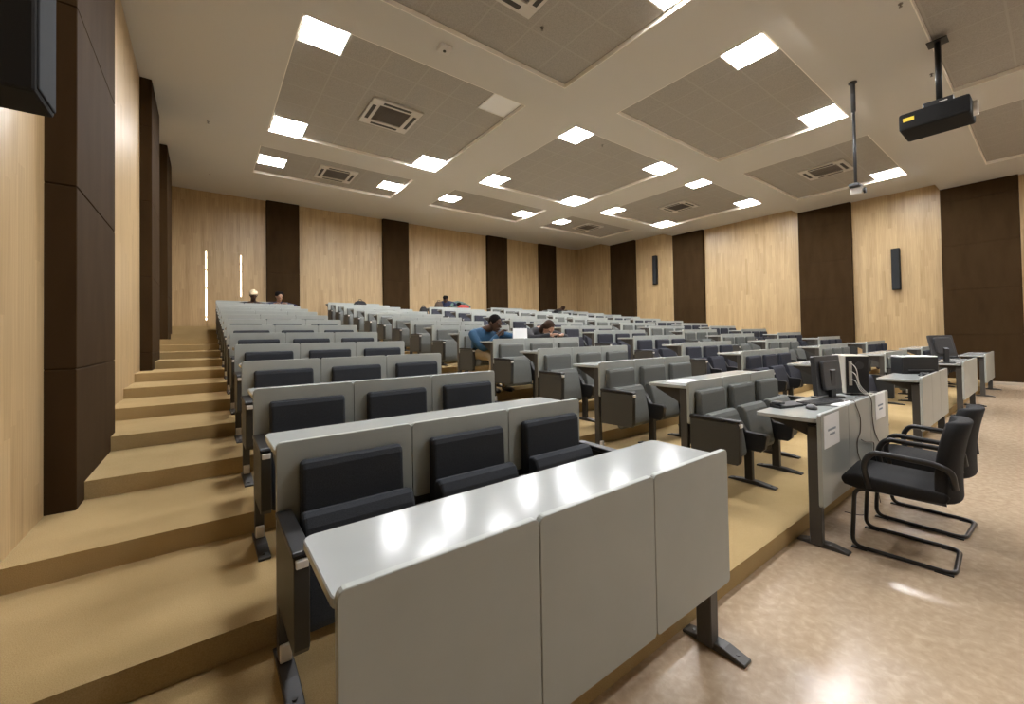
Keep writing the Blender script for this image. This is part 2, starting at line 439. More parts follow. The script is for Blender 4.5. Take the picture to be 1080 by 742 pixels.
# small ceiling devices
t = thing('ceiling_sensor', 'small square white sensor box on the ceiling band beside the large recess', 'sensor', (2.45, 4.62, LV[1][2]))
bm = bmesh.new(); box(bm, -.08, .08, -.07, .07, -.05, 0, bev=.012); obj('housing', bm, M['acwhite'], t)
bm = bmesh.new(); cyl(bm, (0, 0), .02, -.058, -.048); obj('sensor_eye', bm, M['slot'], t)
def make_sprinkler():
    t = bpy.data.objects.new('sprinkler', None); link(t)
    bm = bmesh.new(); cyl(bm, (0, 0), .032, -.008, .004); cyl(bm, (0, 0), .011, -.04, 0); obj('body', bm, M['vent'], t)
    bm = bmesh.new(); cyl(bm, (0, 0), .024, -.046, -.041); obj('deflector', bm, M['vent'], t)
    return t
spr = None
for (x, y, li, lab) in ((6.0, .95, 0, 'ceiling sprinkler head nearest the projector recess, above the middle aisle'), (8.0, .98, 0, 'ceiling sprinkler head just behind the projector'), (10.3, 1.05, 0, 'ceiling sprinkler head beyond the projector, near the far wall'),
                        (.05, 5.0, 2, 'ceiling sprinkler head above the stairs, nearest the viewer'), (.05, 8.9, 2, 'ceiling sprinkler head above the stairs, second one back'), (.1, 12.9, 4, 'ceiling sprinkler head above the stairs near the back wall'),
                        (3.3, 3.7, 1, 'ceiling sprinkler head on dark tiles beside the large cassette'), (6.6, 5.6, 2, 'ceiling sprinkler head on the middle tiled recess front edge')):
    z = LV[li][2] + (REC if (x, y) in ((3.3, 3.7), (6.6, 5.6)) else 0)
    if spr is None: spr = make_sprinkler(); tag(spr, lab, 'sprinkler', 'ceiling sprinklers'); spr.location = (x, y, z); spr.scale = (.65, .65, .8)
    else: dup(spr, (x, y, z), 0, lab)

# door at the back of the stairs with daylight in its gaps
z0 = tier(NT)
bm = bmesh.new(); box(bm, .045, .825, YB - .02, YB + .01, z0 + .01, z0 + 2.2, bev=.004); door = struct('door_1', bm, M['wood'])
for gx, segs in ((.02, ((.20, .26), (.31, 1.08), (1.13, 1.60), (1.66, 1.95), (1.98, 2.15))), (.85, ((.9, 1.1), (1.13, 1.62), (1.65, 1.85), (1.9, 2.12)))):
    for a, b in segs:
        bm = bmesh.new(); box(bm, gx - .010, gx + .010, YB - .008, YB + .01, z0 + a, z0 + b); obj('door_gap', bm, M['gap'], door)

# ------------------------------------------------------------------ desk units
W = 1.6; PW = W / 3; HT = 0.846
def panel_bm(i, top, h):
    bm = bmesh.new(); prism(bm, rounded(i * PW + .0015, (i + 1) * PW - .0015, top - h, top, .02), 'y', 0, .022, bev=.002, seg=1); return bm
def desktop_bm(top, x0=0.0, x1=W):
    bm = bmesh.new(); prism(bm, rounded(x0, x1, .022, .37, .03), 'z', top - .03 - .026, top - .03, bev=.003, seg=1); return bm
def post_bm(x, y, z1, w=.022, d=.03):
    bm = bmesh.new(); box(bm, x - w, x + w, y - d, y + d, .012, z1, bev=.004, seg=1); return bm
def foot_bm(x, y0, y1, w=.028):
    bm = bmesh.new(); prism(bm, [(y0, 0), (y1, 0), (y1, .012), ((y0 + y1) / 2 + .05, .03), ((y0 + y1) / 2 - .05, .03), (y0, .012)], 'x', x - w, x + w, bev=.003, seg=1)
    for y in (y0 + .04, y1 - .04): cyl(bm, (x, y), .009, .01, .022, 8)
    return bm

def pad_profile():
    return [(-.002, .772), (-.030, .774), (-.048, .766), (-.056, .747), (-.060, .62), (-.070, .50), (-.072, .44), (-.055, .42), (-.002, .42)]
def pad_bm(i):
    bm = bmesh.new(); x0 = i * PW + .075; prism(bm, pad_profile(), 'x', x0, x0 + .395, bev=.016, seg=3); return bm
def seat_bm(i):
    bm = bmesh.new(); x0 = i * PW + .065
    pr = [(-.074, .585), (-.086, .603), (-.112, .607), (-.138, .597), (-.156, .565), (-.180, .47), (-.200, .36), (-.212, .265), (-.204, .238), (-.178, .226), (-.145, .238), (-.120, .31), (-.095, .42), (-.080, .52)]
    prism(bm, pr, 'x', x0, x0 + .415, bev=.014, seg=3); return bm
def seat_down_bm(i):
    bm = bmesh.new(); x0 = i * PW + .065
    pr = [(-.08, .415), (-.10, .435), (-.30, .445), (-.42, .44), (-.465, .425), (-.475, .39), (-.455, .36), (-.30, .335), (-.12, .33), (-.08, .36)]
    prism(bm, pr, 'x', x0, x0 + .415, bev=.014, seg=3); return bm

def end_panel_bm(x0):
    bm = bmesh.new(); prism(bm, [(-.005, .575), (-.36, .575), (-.372, .56), (-.365, .30), (-.35, .28), (-.005, .27)], 'x', x0, x0 + .045, bev=.004, seg=2); return bm
def arm_bm(x0):
    bm = bmesh.new(); prism(bm, [(0.0, .577), (-.365, .577), (-.378, .585), (-.37, .597), (-.02, .600), (0, .595)], 'x', x0 - .004, x0 + .049, bev=.003, seg=1); return bm
def bracket_bm(x):
    bm = bmesh.new(); prism(bm, [(-.05, .50), (-.11, .53), (-.14, .50), (-.19, .42), (-.33, .415), (-.345, .40), (-.33, .30), (-.30, .27), (-.14, .27), (-.05, .33)], 'x', x - .024, x + .024, bev=.005, seg=1); return bm

def make_unit(fab, label, n_x0=0.0):
    t = bpy.data.objects.new('lecture_bench', None); link(t); tag(t, label, 'lecture bench')
    for i in range(3): obj('front_panel', panel_bm(i, HT, .33), M['laminate'], t)
    obj('desktop', desktop_bm(HT), M['desktop'], t)
    for i in range(3): obj('backrest', pad_bm(i), M[fab], t, smooth=False)
    for i in range(3): obj('seat', seat_bm(i), M[fab], t)
    bm = bmesh.new(); box(bm, .03, W - .03, .03, .075, .70, .76, bev=.004); box(bm, .03, W - .03, .004, .020, .36, .53, bev=.004)  # second box: dark plate added so the gap below the panels looks dark
    for x in (.03, .533, 1.067, W - .03): prism(bm, [(.022, .79), (.30, .79), (.30, .775), (.06, .66), (.022, .66)], 'x', x - .012, x + .012)
    obj('support_beam', bm, M['steel'], t)
    for x0 in (0.0, W - .045):
        e = obj('end_panel', end_panel_bm(x0), M['endpanel'], t)
        obj('armrest', arm_bm(x0), M['black'], e)
        bm = bmesh.new(); box(bm, x0 + .005, x0 + .04, -.382, -.366, .548, .572, bev=.002, seg=1); obj('number_plate', bm, M['plate'], e)
    for x in (.533, 1.067): obj('bracket', bracket_bm(x), M['black'], t)
    for x, y in ((.03, .055), (.533, -.2), (1.067, -.2), (W - .03, .055)):
        l = obj('leg', post_bm(x, y, .785 if y > -.1 else .33), M['grey_steel' if y > -.1 else 'steel'], t)
        obj('foot', foot_bm(x, y - (.27 if y > 0 else .2), y + (.09 if y > 0 else .16)), M['steel'], l)
        if y > -.1:
            bm = bmesh.new(); box(bm, x - .02, x + .02, y - .05, y - .028, .03, .09, bev=.003, seg=1); obj('foot_plate', bm, M['plate'], l)
    return t

FH = 0.8245
def make_front(label):
    t = bpy.data.objects.new('lecture_desk', None); link(t); tag(t, label, 'desk')
    for i in range(3): obj('front_panel', panel_bm(i, FH, .565), M['laminate'], t)
    obj('desktop', desktop_bm(FH), M['desktop'], t)
    bm = bmesh.new(); box(bm, .06, W - .06, .03, .075, .62, .72, bev=.004)
    for x in (.1, .533, 1.067, W - .1): prism(bm, [(.022, .765), (.32, .765), (.32, .75), (.07, .66), (.022, .66)], 'x', x - .012, x + .012)
    obj('support_beam', bm, M['steel'], t)
    for x in (.07, W - .10):
        bm = bmesh.new(); box(bm, x - .025, x + .025, .024, .09, .012, .74, bev=.004, seg=1); box(bm, x + .03, x + .045, .03, .085, .02, .74, bev=.003, seg=1)
        l = obj('leg', bm, M['grey_steel'], t)
        obj('foot', foot_bm(x + .02, -.10, .165, .03), M['grey_steel'], l)
    return t

BX = [0.207, 3.023, 5.98, 9.05, 12.05]
NB = [14, 15, 14, 15, 15]
FAB = ['charcoal', 'greyfab', 'navyfab', 'greyfab', 'navyfab']
FABN = ['charcoal', 'mid-grey', 'slate', 'mid-grey', 'slate']
BLK = ['block beside the stairs', 'second block from the stairs', 'middle block', 'fourth block from the stairs', 'block along the far wall']
ORD = ['', 'first', 'second', 'third', 'fourth', 'fifth', 'sixth', 'seventh', 'eighth', 'ninth', 'tenth', 'eleventh', 'twelfth', 'thirteenth', 'fourteenth', 'fifteenth']
FRONT_EXTRA = ['nearest the viewer, empty', 'with two white sheets taped on its panel', 'carrying a printer and cables', 'with a bare panel, fourth from the stairs', 'last one by the far wall']
UNITS = {}
fr = None; un = {}
for b in range(5):
    lab = 'grey front-row desk of three panels, ' + FRONT_EXTRA[b]
    loc = (BX[b] - (.06 if b == 1 else 0), row_y(1), 0)
    if fr is None: fr = make_front(lab); fr['group'] = 'front row desks'; fr.location = loc; UNITS[b, 1] = fr
    else: UNITS[b, 1] = dup(fr, loc, 0, lab)
    for n in range(2, NB[b] + 1):
        lab = 'grey desk with three %s tip-up seats, %s row of the %s' % (FABN[b], ORD[n], BLK[b])
        loc = (BX[b], row_y(n), tier(n - 1))
        f = FAB[b]
        if f not in un: un[f] = make_unit(f, lab); un[f]['group'] = 'lecture benches'; un[f].location = loc; UNITS[b, n] = un[f]
        else: UNITS[b, n] = dup(un[f], loc, 0, lab)

def open_seat(b, n, i):
    """seat i of the bench carried by desk n is folded down for a sitter"""
    s = [c for c in UNITS[b, n].children if c.name.split('.')[0] == 'seat'][i]
    s.data = mesh_of('seat', seat_down_bm(i), M[FAB[b]])

# ------------------------------------------------------------------ visitor chairs
def make_chair():
    t = bpy.data.objects.new('visitor_chair', None); link(t)
    bm = bmesh.new()
    path = [(-.20, .10, .40), (-.20, .215, .385), (-.20, .235, .013), (-.20, -.225, .013), (.20, -.225, .013), (.20, .235, .013), (.20, .215, .385), (.20, .10, .40)]
    tube(bm, round_corners(path, .06), .0125)
    tube(bm, [(-.2, .1, .40), (.2, .1, .40)], .010); tube(bm, [(-.2, -.12, .40), (.2, -.12, .40)], .010)
    tube(bm, [(-.2, .1, .40), (-.2, -.2, .40)], .0115); tube(bm, [(.2, .1, .40), (.2, -.2, .40)], .0115)
    f = obj('frame', bm, M['tubeblack'], t)
    for x in (-.2, .2):
        for y in (.16, -.22):
            bm = bmesh.new(); box(bm, x - .017, x + .017, y, y + .08, 0, .008, bev=.003); obj('glide', bm, M['black'], f)
    bm = bmesh.new()
    pr = [(.265, .405), (.285, .435), (.27, .468), (.20, .485), (-.10, .472), (-.20, .47), (-.215, .44), (-.20, .405), (.0, .395), (.2, .392)]
    prism(bm, pr, 'x', -.23, .23, bev=.018, seg=3); obj('seat', bm, M['blackfab'], t, smooth=True)
    # backrest: curved shell
    bm = bmesh.new(); nu, nv = 10, 12; rows = []
    for side in (0, 1):
        grid = []
        for j in range(nv + 1):
            v = j / nv; z = .40 + v * .47; w = .218 * (1 - .22 * v ** 5) * (1 if 0 < j < nv else .93)
            yc = -.185 - .05 * v + .02 * math.sin(v * PI)
            grid.append([bm.verts.new((u_ * w, yc - .075 * (0 if side == 0 else 1) + .035 * u_ * u_ * (1 if side == 0 else .8) + (0 if side == 0 else .03 * (abs(u_) ** 6)), z)) for u_ in [2 * i / nu - 1 for i in range(nu + 1)]])
        rows.append(grid)
    for s, g in enumerate(rows):
        for j in range(nv):
            for i in range(nu):
                q = (g[j][i], g[j][i + 1], g[j + 1][i + 1], g[j + 1][i]); bm.faces.new(q if s == 0 else q[::-1])
    A, B = rows
    for j in range(nv):
        for i in (0, nu): bm.faces.new((A[j][i], A[j + 1][i], B[j + 1][i], B[j][i]))
    for i in range(nu):
        for j in (0, nv): bm.faces.new((A[j][i], A[j][i + 1], B[j][i + 1], B[j][i]))
    o = obj('backrest', bm, M['blackfab'], t, smooth=True)
    md = o.modifiers.new('bev', 'BEVEL'); md.width = .014; md.segments = 3; md.limit_method = 'ANGLE'; md.angle_limit = R(40)
    for x in (-.235, .235):
        bm = bmesh.new()
        p = round_corners([(x * .95, .14, .41), (x, .165, .56), (x, .12, .645), (x, -.16, .63), (x * .98, -.225, .60), (x * .9, -.235, .50)], .05)
        tube(bm, p, [.017] * len(p), 10); obj('armrest', bm, M['black'], t, smooth=True)
    return t
ch = make_chair(); ch.scale = (.94, .94, .94); tag(ch, 'black cantilever armchair facing the panel with taped sheets, nearer one of the pair', 'chair', 'black visitor chairs'); ch.location = (3.385, .588, 0); ch.rotation_euler = (0, 0, R(3))
dup(ch, (4.01, .592, 0), R(-2), 'black cantilever armchair behind its twin, closer to the open floor')

# ------------------------------------------------------------------ things on the front desks
D1 = FH - .03            # writing height of the front row
Y1 = row_y(1)
# taped sheets
def sheet(x, z, label):
    t = thing('paper_notice', label, 'paper notice', (x, Y1 - .0015, z), 0, 'notices taped to the front panel')
    bm = bmesh.new(); box(bm, 0, .285, -.001, .001, -.2, 0); obj('sheet', bm, M['paper'], t)
    bm = bmesh.new()
    rnd = random.Random(3)
    for zz, xa, xb in ((-.088, .07, .215), (-.118, .10, .19)):
        x_ = xa
        while x_ < xb:
            w_ = rnd.uniform(.006, .014); box(bm, x_, x_ + w_, -.0018, -.0005, zz - .013, zz); x_ += w_ + .004
    obj('print', bm, M['ink'], t)
sheet(3.005, -.522 + EYE, 'white landscape sheet taped at the near end of the grey panel')
sheet(4.165, -.505 + EYE, 'white landscape sheet taped at the far end of the grey panel')

def monitor(name, label, loc, rz, tilt, w=.46, h=.28, group=None, z0=.10):
    t = thing(name, label, 'monitor', loc, rz, group)
    bm = bmesh.new(); prism(bm, rounded(-.11, .11, -.08, .08, .03), 'z', 0, .012, bev=.003); obj('base', bm, M['black'], t)
    bm = bmesh.new(); prism(bm, [(-.02, .01), (-.045, .01), (-.045, .22), (-.02, .24)], 'x', -.035, .035, bev=.004); obj('stand', bm, M['black'], t)
    mt = Matrix.Translation((0, -.01, z0)) @ Matrix.Rotation(tilt, 4, 'X')
    bm = bmesh.new(); prism(bm, rounded(-w / 2, w / 2, 0, h, .012), 'y', -.012, .022, bev=.004, mat=mt)
    prism(bm, rounded(-w * .36, w * .36, .04, h - .04, .03), 'y', -.04, -.01, bev=.01, mat=mt); s = obj('screen_housing', bm, M['dkgrey'], t)
    bm = bmesh.new(); box(bm, -w / 2 + .012, w / 2 - .012, .020, .024, .018, h - .012, mat=mt); obj('screen', bm, M['black'], s)
    return t
monitor('monitor', 'black monitor seen from behind, next to the cream computer case', (3.98, Y1 + .25, D1), R(-10), R(-4), .36, .31, z0=.025)
t = thing('computer_case', 'cream computer tower with black ported back beside the black monitor', 'computer', (4.24, Y1 + .20, D1), R(34))
bm = bmesh.new(); box(bm, .0, .27, -.16, 0, .012, .325, bev=.006); obj('case', bm, M['cream'], t)
bm = bmesh.new(); box(bm, -.006, .004, -.157, -.004, .018, .32, bev=.002); bp_ = obj('back_plate', bm, M['black'], t)
bm = bmesh.new(); box(bm, -.010, -.004, -.045, -.022, .08, .28, bev=.002); obj('port_strip', bm, M['chrome'], bp_)
bm = bmesh.new(); prism(bm, rounded(-.125, -.065, .215, .275, .029), 'x', -.009, -.004); obj('fan_grille', bm, M['dkgrey'], bp_)
for y_ in (-.02, -.14):
    bm = bmesh.new(); box(bm, .02, .25, y_ - .015, y_ + .015, 0, .014, bev=.003); obj('foot', bm, M['dkgrey'], t)
bm = bmesh.new()
for k in range(3):
    p = [(.0, -.035, .13 + .07 * k), (-.05 - .01 * k, -.05, .12 + .05 * k), (-.045, -.08, .05 + .02 * k), (-.06, -.12 - .01 * k, .012), (-.03, -.17, .012), (-.07, -.15, .03), (-.05, -.10, .02)]
    tube(bm, smooth_path(p, 5), .003, 6)
o = obj('cable_bundle', bm, M['white']); tag(o, 'white cables plugged into the back of the computer tower', 'cables'); o.location = (4.24, Y1 + .20, D1); o.rotation_euler = (0, 0, R(34))

t = thing('keyboard', 'black keyboard lying on the desk in front of the black monitor', 'keyboard', (3.62, Y1 + .20, D1), R(-14))
bm = bmesh.new(); box(bm, -.19, .19, -.06, .06, 0, .016, bev=.004); obj('body', bm, M['black'], t)
bm = bmesh.new()
for i in range(14):
    for j in range(5): box(bm, -.18 + i * .0258, -.158 + i * .0258, -.052 + j * .021, -.034 + j * .021, .014, .022)
obj('keys', bm, M['dkgrey'], t)
t = thing('computer_mouse', 'small black mouse near the desk edge beside the keyboard', 'mouse', (3.33, Y1 + .16, D1), R(-60))
bm = bmesh.new(); ellipsoid(bm, (0, 0, .004), (.033, .058, .03)); bmesh.ops.bisect_plane(bm, geom=bm.verts[:] + bm.edges[:] + bm.faces[:], plane_co=(0, 0, 0), plane_no=(0, 0, -1), clear_outer=True); obj('body', bm, M['black'], t)
bm = bmesh.new(); tube(bm, smooth_path([(0, .055, .01), (.03, .12, .006), (.12, .14, .006), (.2, .10, .006)], 5), .003, 6); obj('cord', bm, M['black'], t)
t = thing('telephone', 'flat black desk telephone at the seat-side edge beside the keyboard', 'telephone', (3.30, Y1 + .30, D1), R(-15))
bm = bmesh.new(); prism(bm, [(-.04, 0), (.04, 0), (.04, .03), (-.04, .015)], 'x', -.12, .12, bev=.003); obj('body', bm, M['black'], t)
bm = bmesh.new(); box(bm, -.115, -.06, -.035, .035, .025, .045, bev=.008); obj('handset', bm, M['dkgrey'], t)
t = thing('paper_sheet', 'white papers lying on the desk behind the taped front panel', 'papers', (3.72, Y1 + .09, D1), R(9))
bm = bmesh.new(); box(bm, -.13, .13, -.055, .055, 0, .003); box(bm, -.10, .15, -.05, .05, .003, .005, mat=Matrix.Rotation(R(7), 4, 'Z')); obj('sheets', bm, M['paper'], t)
# cables over the panel
def cable(pts, r, label):
    bm = bmesh.new(); tube(bm, smooth_path(pts, 8), r, 8)
    tag(obj('power_cable', bm, M['cable']), label, 'cable', 'cables over the front panel')
F = Y1 - .005
cable([(3.72, Y1 + .1, D1 + .01), (3.68, Y1 + .02, FH + .008), (3.655, F, FH - .03), (3.74, F, FH - .12), (3.73, F, FH - .22), (3.66, F, FH - .27), (3.66, F, FH - .35), (3.74, F, FH - .45), (3.74, F - .01, FH - .56), (3.70, F - .03, .05), (3.72, F + .1, .01)], .003, 'brown cable looping down the middle of the taped panel')
cable([(4.06, Y1 + .1, D1 + .01), (4.05, Y1 + .02, FH + .008), (4.04, F, FH - .03), (4.05, F, FH - .15), (4.10, F, FH - .27), (4.22, F, FH - .37), (4.33, F, FH - .42), (4.40, F, FH - .55), (4.42, F - .02, .05), (4.40, F + .1, .01)], .003, 'brown cable hanging beside the farther taped sheet')
cable([(3.74, F - .003, FH - .275), (3.85, F - .003, FH - .31), (3.97, F - .003, FH - .33), (4.06, F - .003, FH - .36), (4.03, F - .003, FH - .46), (4.05, F - .005, FH - .57), (4.06, F - .03, .03)], .0025, 'thin cable crossing low over the taped panel')

# printer and monitor on the middle desk
t = thing('printer', 'wide black printer with white top on the third front desk', 'printer', (6.88, Y1 + .195, D1), R(-46))
bm = bmesh.new(); box(bm, -.19, .19, -.09, .10, 0, .20, bev=.010); obj('body', bm, M['black'], t)
bm = bmesh.new(); box(bm, -.185, .185, -.085, .095, .20, .212, bev=.003); obj('lid', bm, M['paper'], t)
bm = bmesh.new(); box(bm, -.13, .13, -.115, -.085, .04, .052, bev=.003); obj('tray', bm, M['dkgrey'], t)
monitor('monitor', 'dark tilted monitor on the near end of the fourth front desk, behind the printer', (9.24, Y1 + .22, D1), R(-40), R(-14), .36, .34)
bm = bmesh.new(); p = []
for k in range(40): p.append((6.48 + .20 * k / 40 + .05 * math.sin(k * 1.1), Y1 + .07 + .03 * math.cos(k * .9), D1 + .012 + .02 * abs(math.sin(k * .6))))
tube(bm, smooth_path(p, 3), .006, 6); tag(obj('cable_tangle', bm, M['black']), 'tangle of black cables heaped before the printer', 'cables')
# sheet on the second block's second desk
t = thing('paper_sheet', 'white sheet left on the second desk of the second block from the stairs', 'papers', (3.30, row_y(2) + .19, tier(1) + HT - .03), R(4))
bm = bmesh.new(); box(bm, -.15, .15, -.10, .10, 0, .003); obj('sheets', bm, M['paper'], t)

# ------------------------------------------------------------------ projector, camera pole, speakers
zc = LV[0][2]
t = thing('projector', 'black projector hanging from the ceiling on a short pole', 'projector', (7.18, .82, zc + .0))
bm = bmesh.new(); box(bm, -.09, .09, -.09, .09, -.012 + .0, .0, bev=.003); p_ = [(0, 0, -.01), (0, 0, -.74)]; tube(bm, p_, .030, 14); obj('pole', bm, M['black'], t)
bm = bmesh.new(); box(bm, -.12, .12, -.13, .13, -.84, -.74, bev=.01); obj('mount', bm, M['black'], t)
bm = bmesh.new(); box(bm, -.25, .25, -.27, .33, -1.045, -.835, bev=.025, seg=3)
for k in range(8): box(bm, -.256, -.242, -.18 + k * .025, -.21 + k * .025, -1.0, -.88)
body = obj('body', bm, M['spk'], t)
bm = bmesh.new(); mt = Matrix.Rotation(R(90), 4, 'X'); cyl(bm, (.0, -.94),   .085, .26, .31, 24, mat=mt); obj('lens_ring', bm, M['chrome'], body)
bm = bmesh.new(); cyl(bm, (.0, -.94), .065, .305, .315, 24, mat=mt); obj('lens', bm, M['lens'], body)
bm = bmesh.new(); box(bm, -.2545, -.248, .19, .29, -.945, -.90); obj('sticker', bm, M['yellow'], body)
bm = bmesh.new(); box(bm, -.126, -.118, -.08, -.01, -.785, -.775); box(bm, -.126, -.118, -.08, -.01, -.815, -.805); obj('label_strip', bm, M['plate'], body)

zc = LV[0][2]
t = thing('ceiling_camera', 'small white camera at the end of a long thin ceiling pole', 'camera', (7.34, 1.68, zc))
bm = bmesh.new(); cyl(bm, (0, 0), .05, -.02, 0); tube(bm, [(0, 0, 0), (0, 0, -.42)], .028, 12); tube(bm, [(0, 0, -.40), (0, 0, -1.46)], .019, 12); obj('pole', bm, M['dkgrey'], t)
bm = bmesh.new(); box(bm, -.11, .09, -.06, .06, -1.50, -1.455, bev=.01); obj('bracket', bm, M['dkgrey'], t)
bm = bmesh.new(); box(bm, -.045, .05, -.08, .06, -1.60, -1.50, bev=.02, seg=3); cam_b = obj('body', bm, M['acwhite'], t)
bm = bmesh.new(); cyl(bm, (0.0, -1.56), .04, .085, .11, 16, mat=mt); obj('lens', bm, M['black'], cam_b)

def speaker(label, loc, rz, w, d, h):
    t = thing('wall_speaker', label, 'speaker', loc, rz, 'column speakers on the walls')
    bm = bmesh.new(); box(bm, -w / 2, w / 2, -d, -.0, 0, h, bev=.012); obj('cabinet', bm, M['spk'], t)
    bm = bmesh.new(); box(bm, -w / 2 + .012, w / 2 - .012, -d - .008, -d + .004, .02, h - .02, bev=.006); obj('grille', bm, M['spkgrille'], t)
    bm = bmesh.new(); box(bm, -.05, .05, -.02, .012, h * .3, h * .7); obj('bracket', bm, M['black'], t)
# rz maps local -Y (front) to the room
speaker('slim black column speaker on the far wall between the two nearest dark pilasters', (XR - .012, 2.62, 1.06 + EYE), R(-90), .17, .14, 1.12)
speaker('slim black column speaker far back on the far wall, near the corner', (XR - .012, 10.0, 2.03 + EYE), R(-90), .17, .14, 1.18)
t = speaker('large black column speaker on the wall above the stairs, cut by the edge', (XL + .012, 2.62, 1.03 + EYE), R(90), .26, .19, 1.15)

# ------------------------------------------------------------------ people
def capsule_chain(bm, pts, rad, sub=4):
    P = smooth_path(pts, sub); n = len(pts); rr = []
    for i in range(n - 1):
        for k in range(sub): rr.append(rad[i] + (rad[i + 1] - rad[i]) * k / sub)
    rr.append(rad[-1])
    b = bmesh.new(); tube(b, P, rr, 12); merge(bm, b)
    for i in (0, -1): ellipsoid(bm, P[i], (rr[i],) * 3, u=10, v=8)

def blend(bm, voxel, smooth_it=4):
    """fuse overlapping pieces into one continuous skin"""
    me = bpy.data.meshes.new('tmp'); bm.to_mesh(me); bm.free()
    o = bpy.data.objects.new('tmp', me); COL.objects.link(o)
    m = o.modifiers.new('r', 'REMESH'); m.mode = 'VOXEL'; m.voxel_size = voxel; m.use_smooth_shade = True
    s = o.modifiers.new('s', 'SMOOTH'); s.iterations = smooth_it; s.factor = .5
    dg = bpy.context.evaluated_depsgraph_get(); dg.update()
    out = bpy.data.meshes.new_from_object(o.evaluated_get(dg))
    bpy.data.objects.remove(o); bpy.data.meshes.remove(me)
    for p in out.polygons: p.use_smooth = True
    return out

def add_mesh(name, me, mat, parent):
    me.materials.clear(); me.materials.append(mat); me.name = name
    return link(bpy.data.objects.new(name, me), parent)

def hand(bm, wrist, direc, palm_n, s=1.0, curl=.5, side=1):
    """palm, four unequal bent fingers and a thumb from the side of the palm"""
    d = Vector(direc).normalized(); nrm = Vector(palm_n); nrm = (nrm - d * nrm.dot(d)).normalized(); sd = d.cross(nrm) * side
    w = Vector(wrist)
    for k in (-.03, -.01, .01, .03): capsule_chain(bm, [w + sd * k * .5 * s, w + d * .045 * s + sd * k * .9 * s, w + d * .085 * s + sd * k * s], [.014 * s, .014 * s, .011 * s], 2)
    for k, L in zip((-.031, -.0105, .0105, .031), (.062, .078, .073, .060)):
        a = w + d * .085 * s + sd * k * s; dd = d; pts = [a]
        for j in range(3):
            ang = curl * (.5 + .35 * j); v = (d * math.cos(ang * (j + 1) * .6) + nrm * math.sin(ang * (j + 1) * .6)); a = a + v * L * s * (.42, .33, .25)[j]; pts.append(a)
        capsule_chain(bm, pts, [.0095 * s, .009 * s, .008 * s, .007 * s], 2)
    a = w + d * .025 * s - sd * .03 * s
    capsule_chain(bm, [a, a - sd * .028 * s + d * .02 * s + nrm * .01 * s, a - sd * .038 * s + d * .055 * s + nrm * .025 * s], [.0125 * s, .0105 * s, .008 * s], 2)

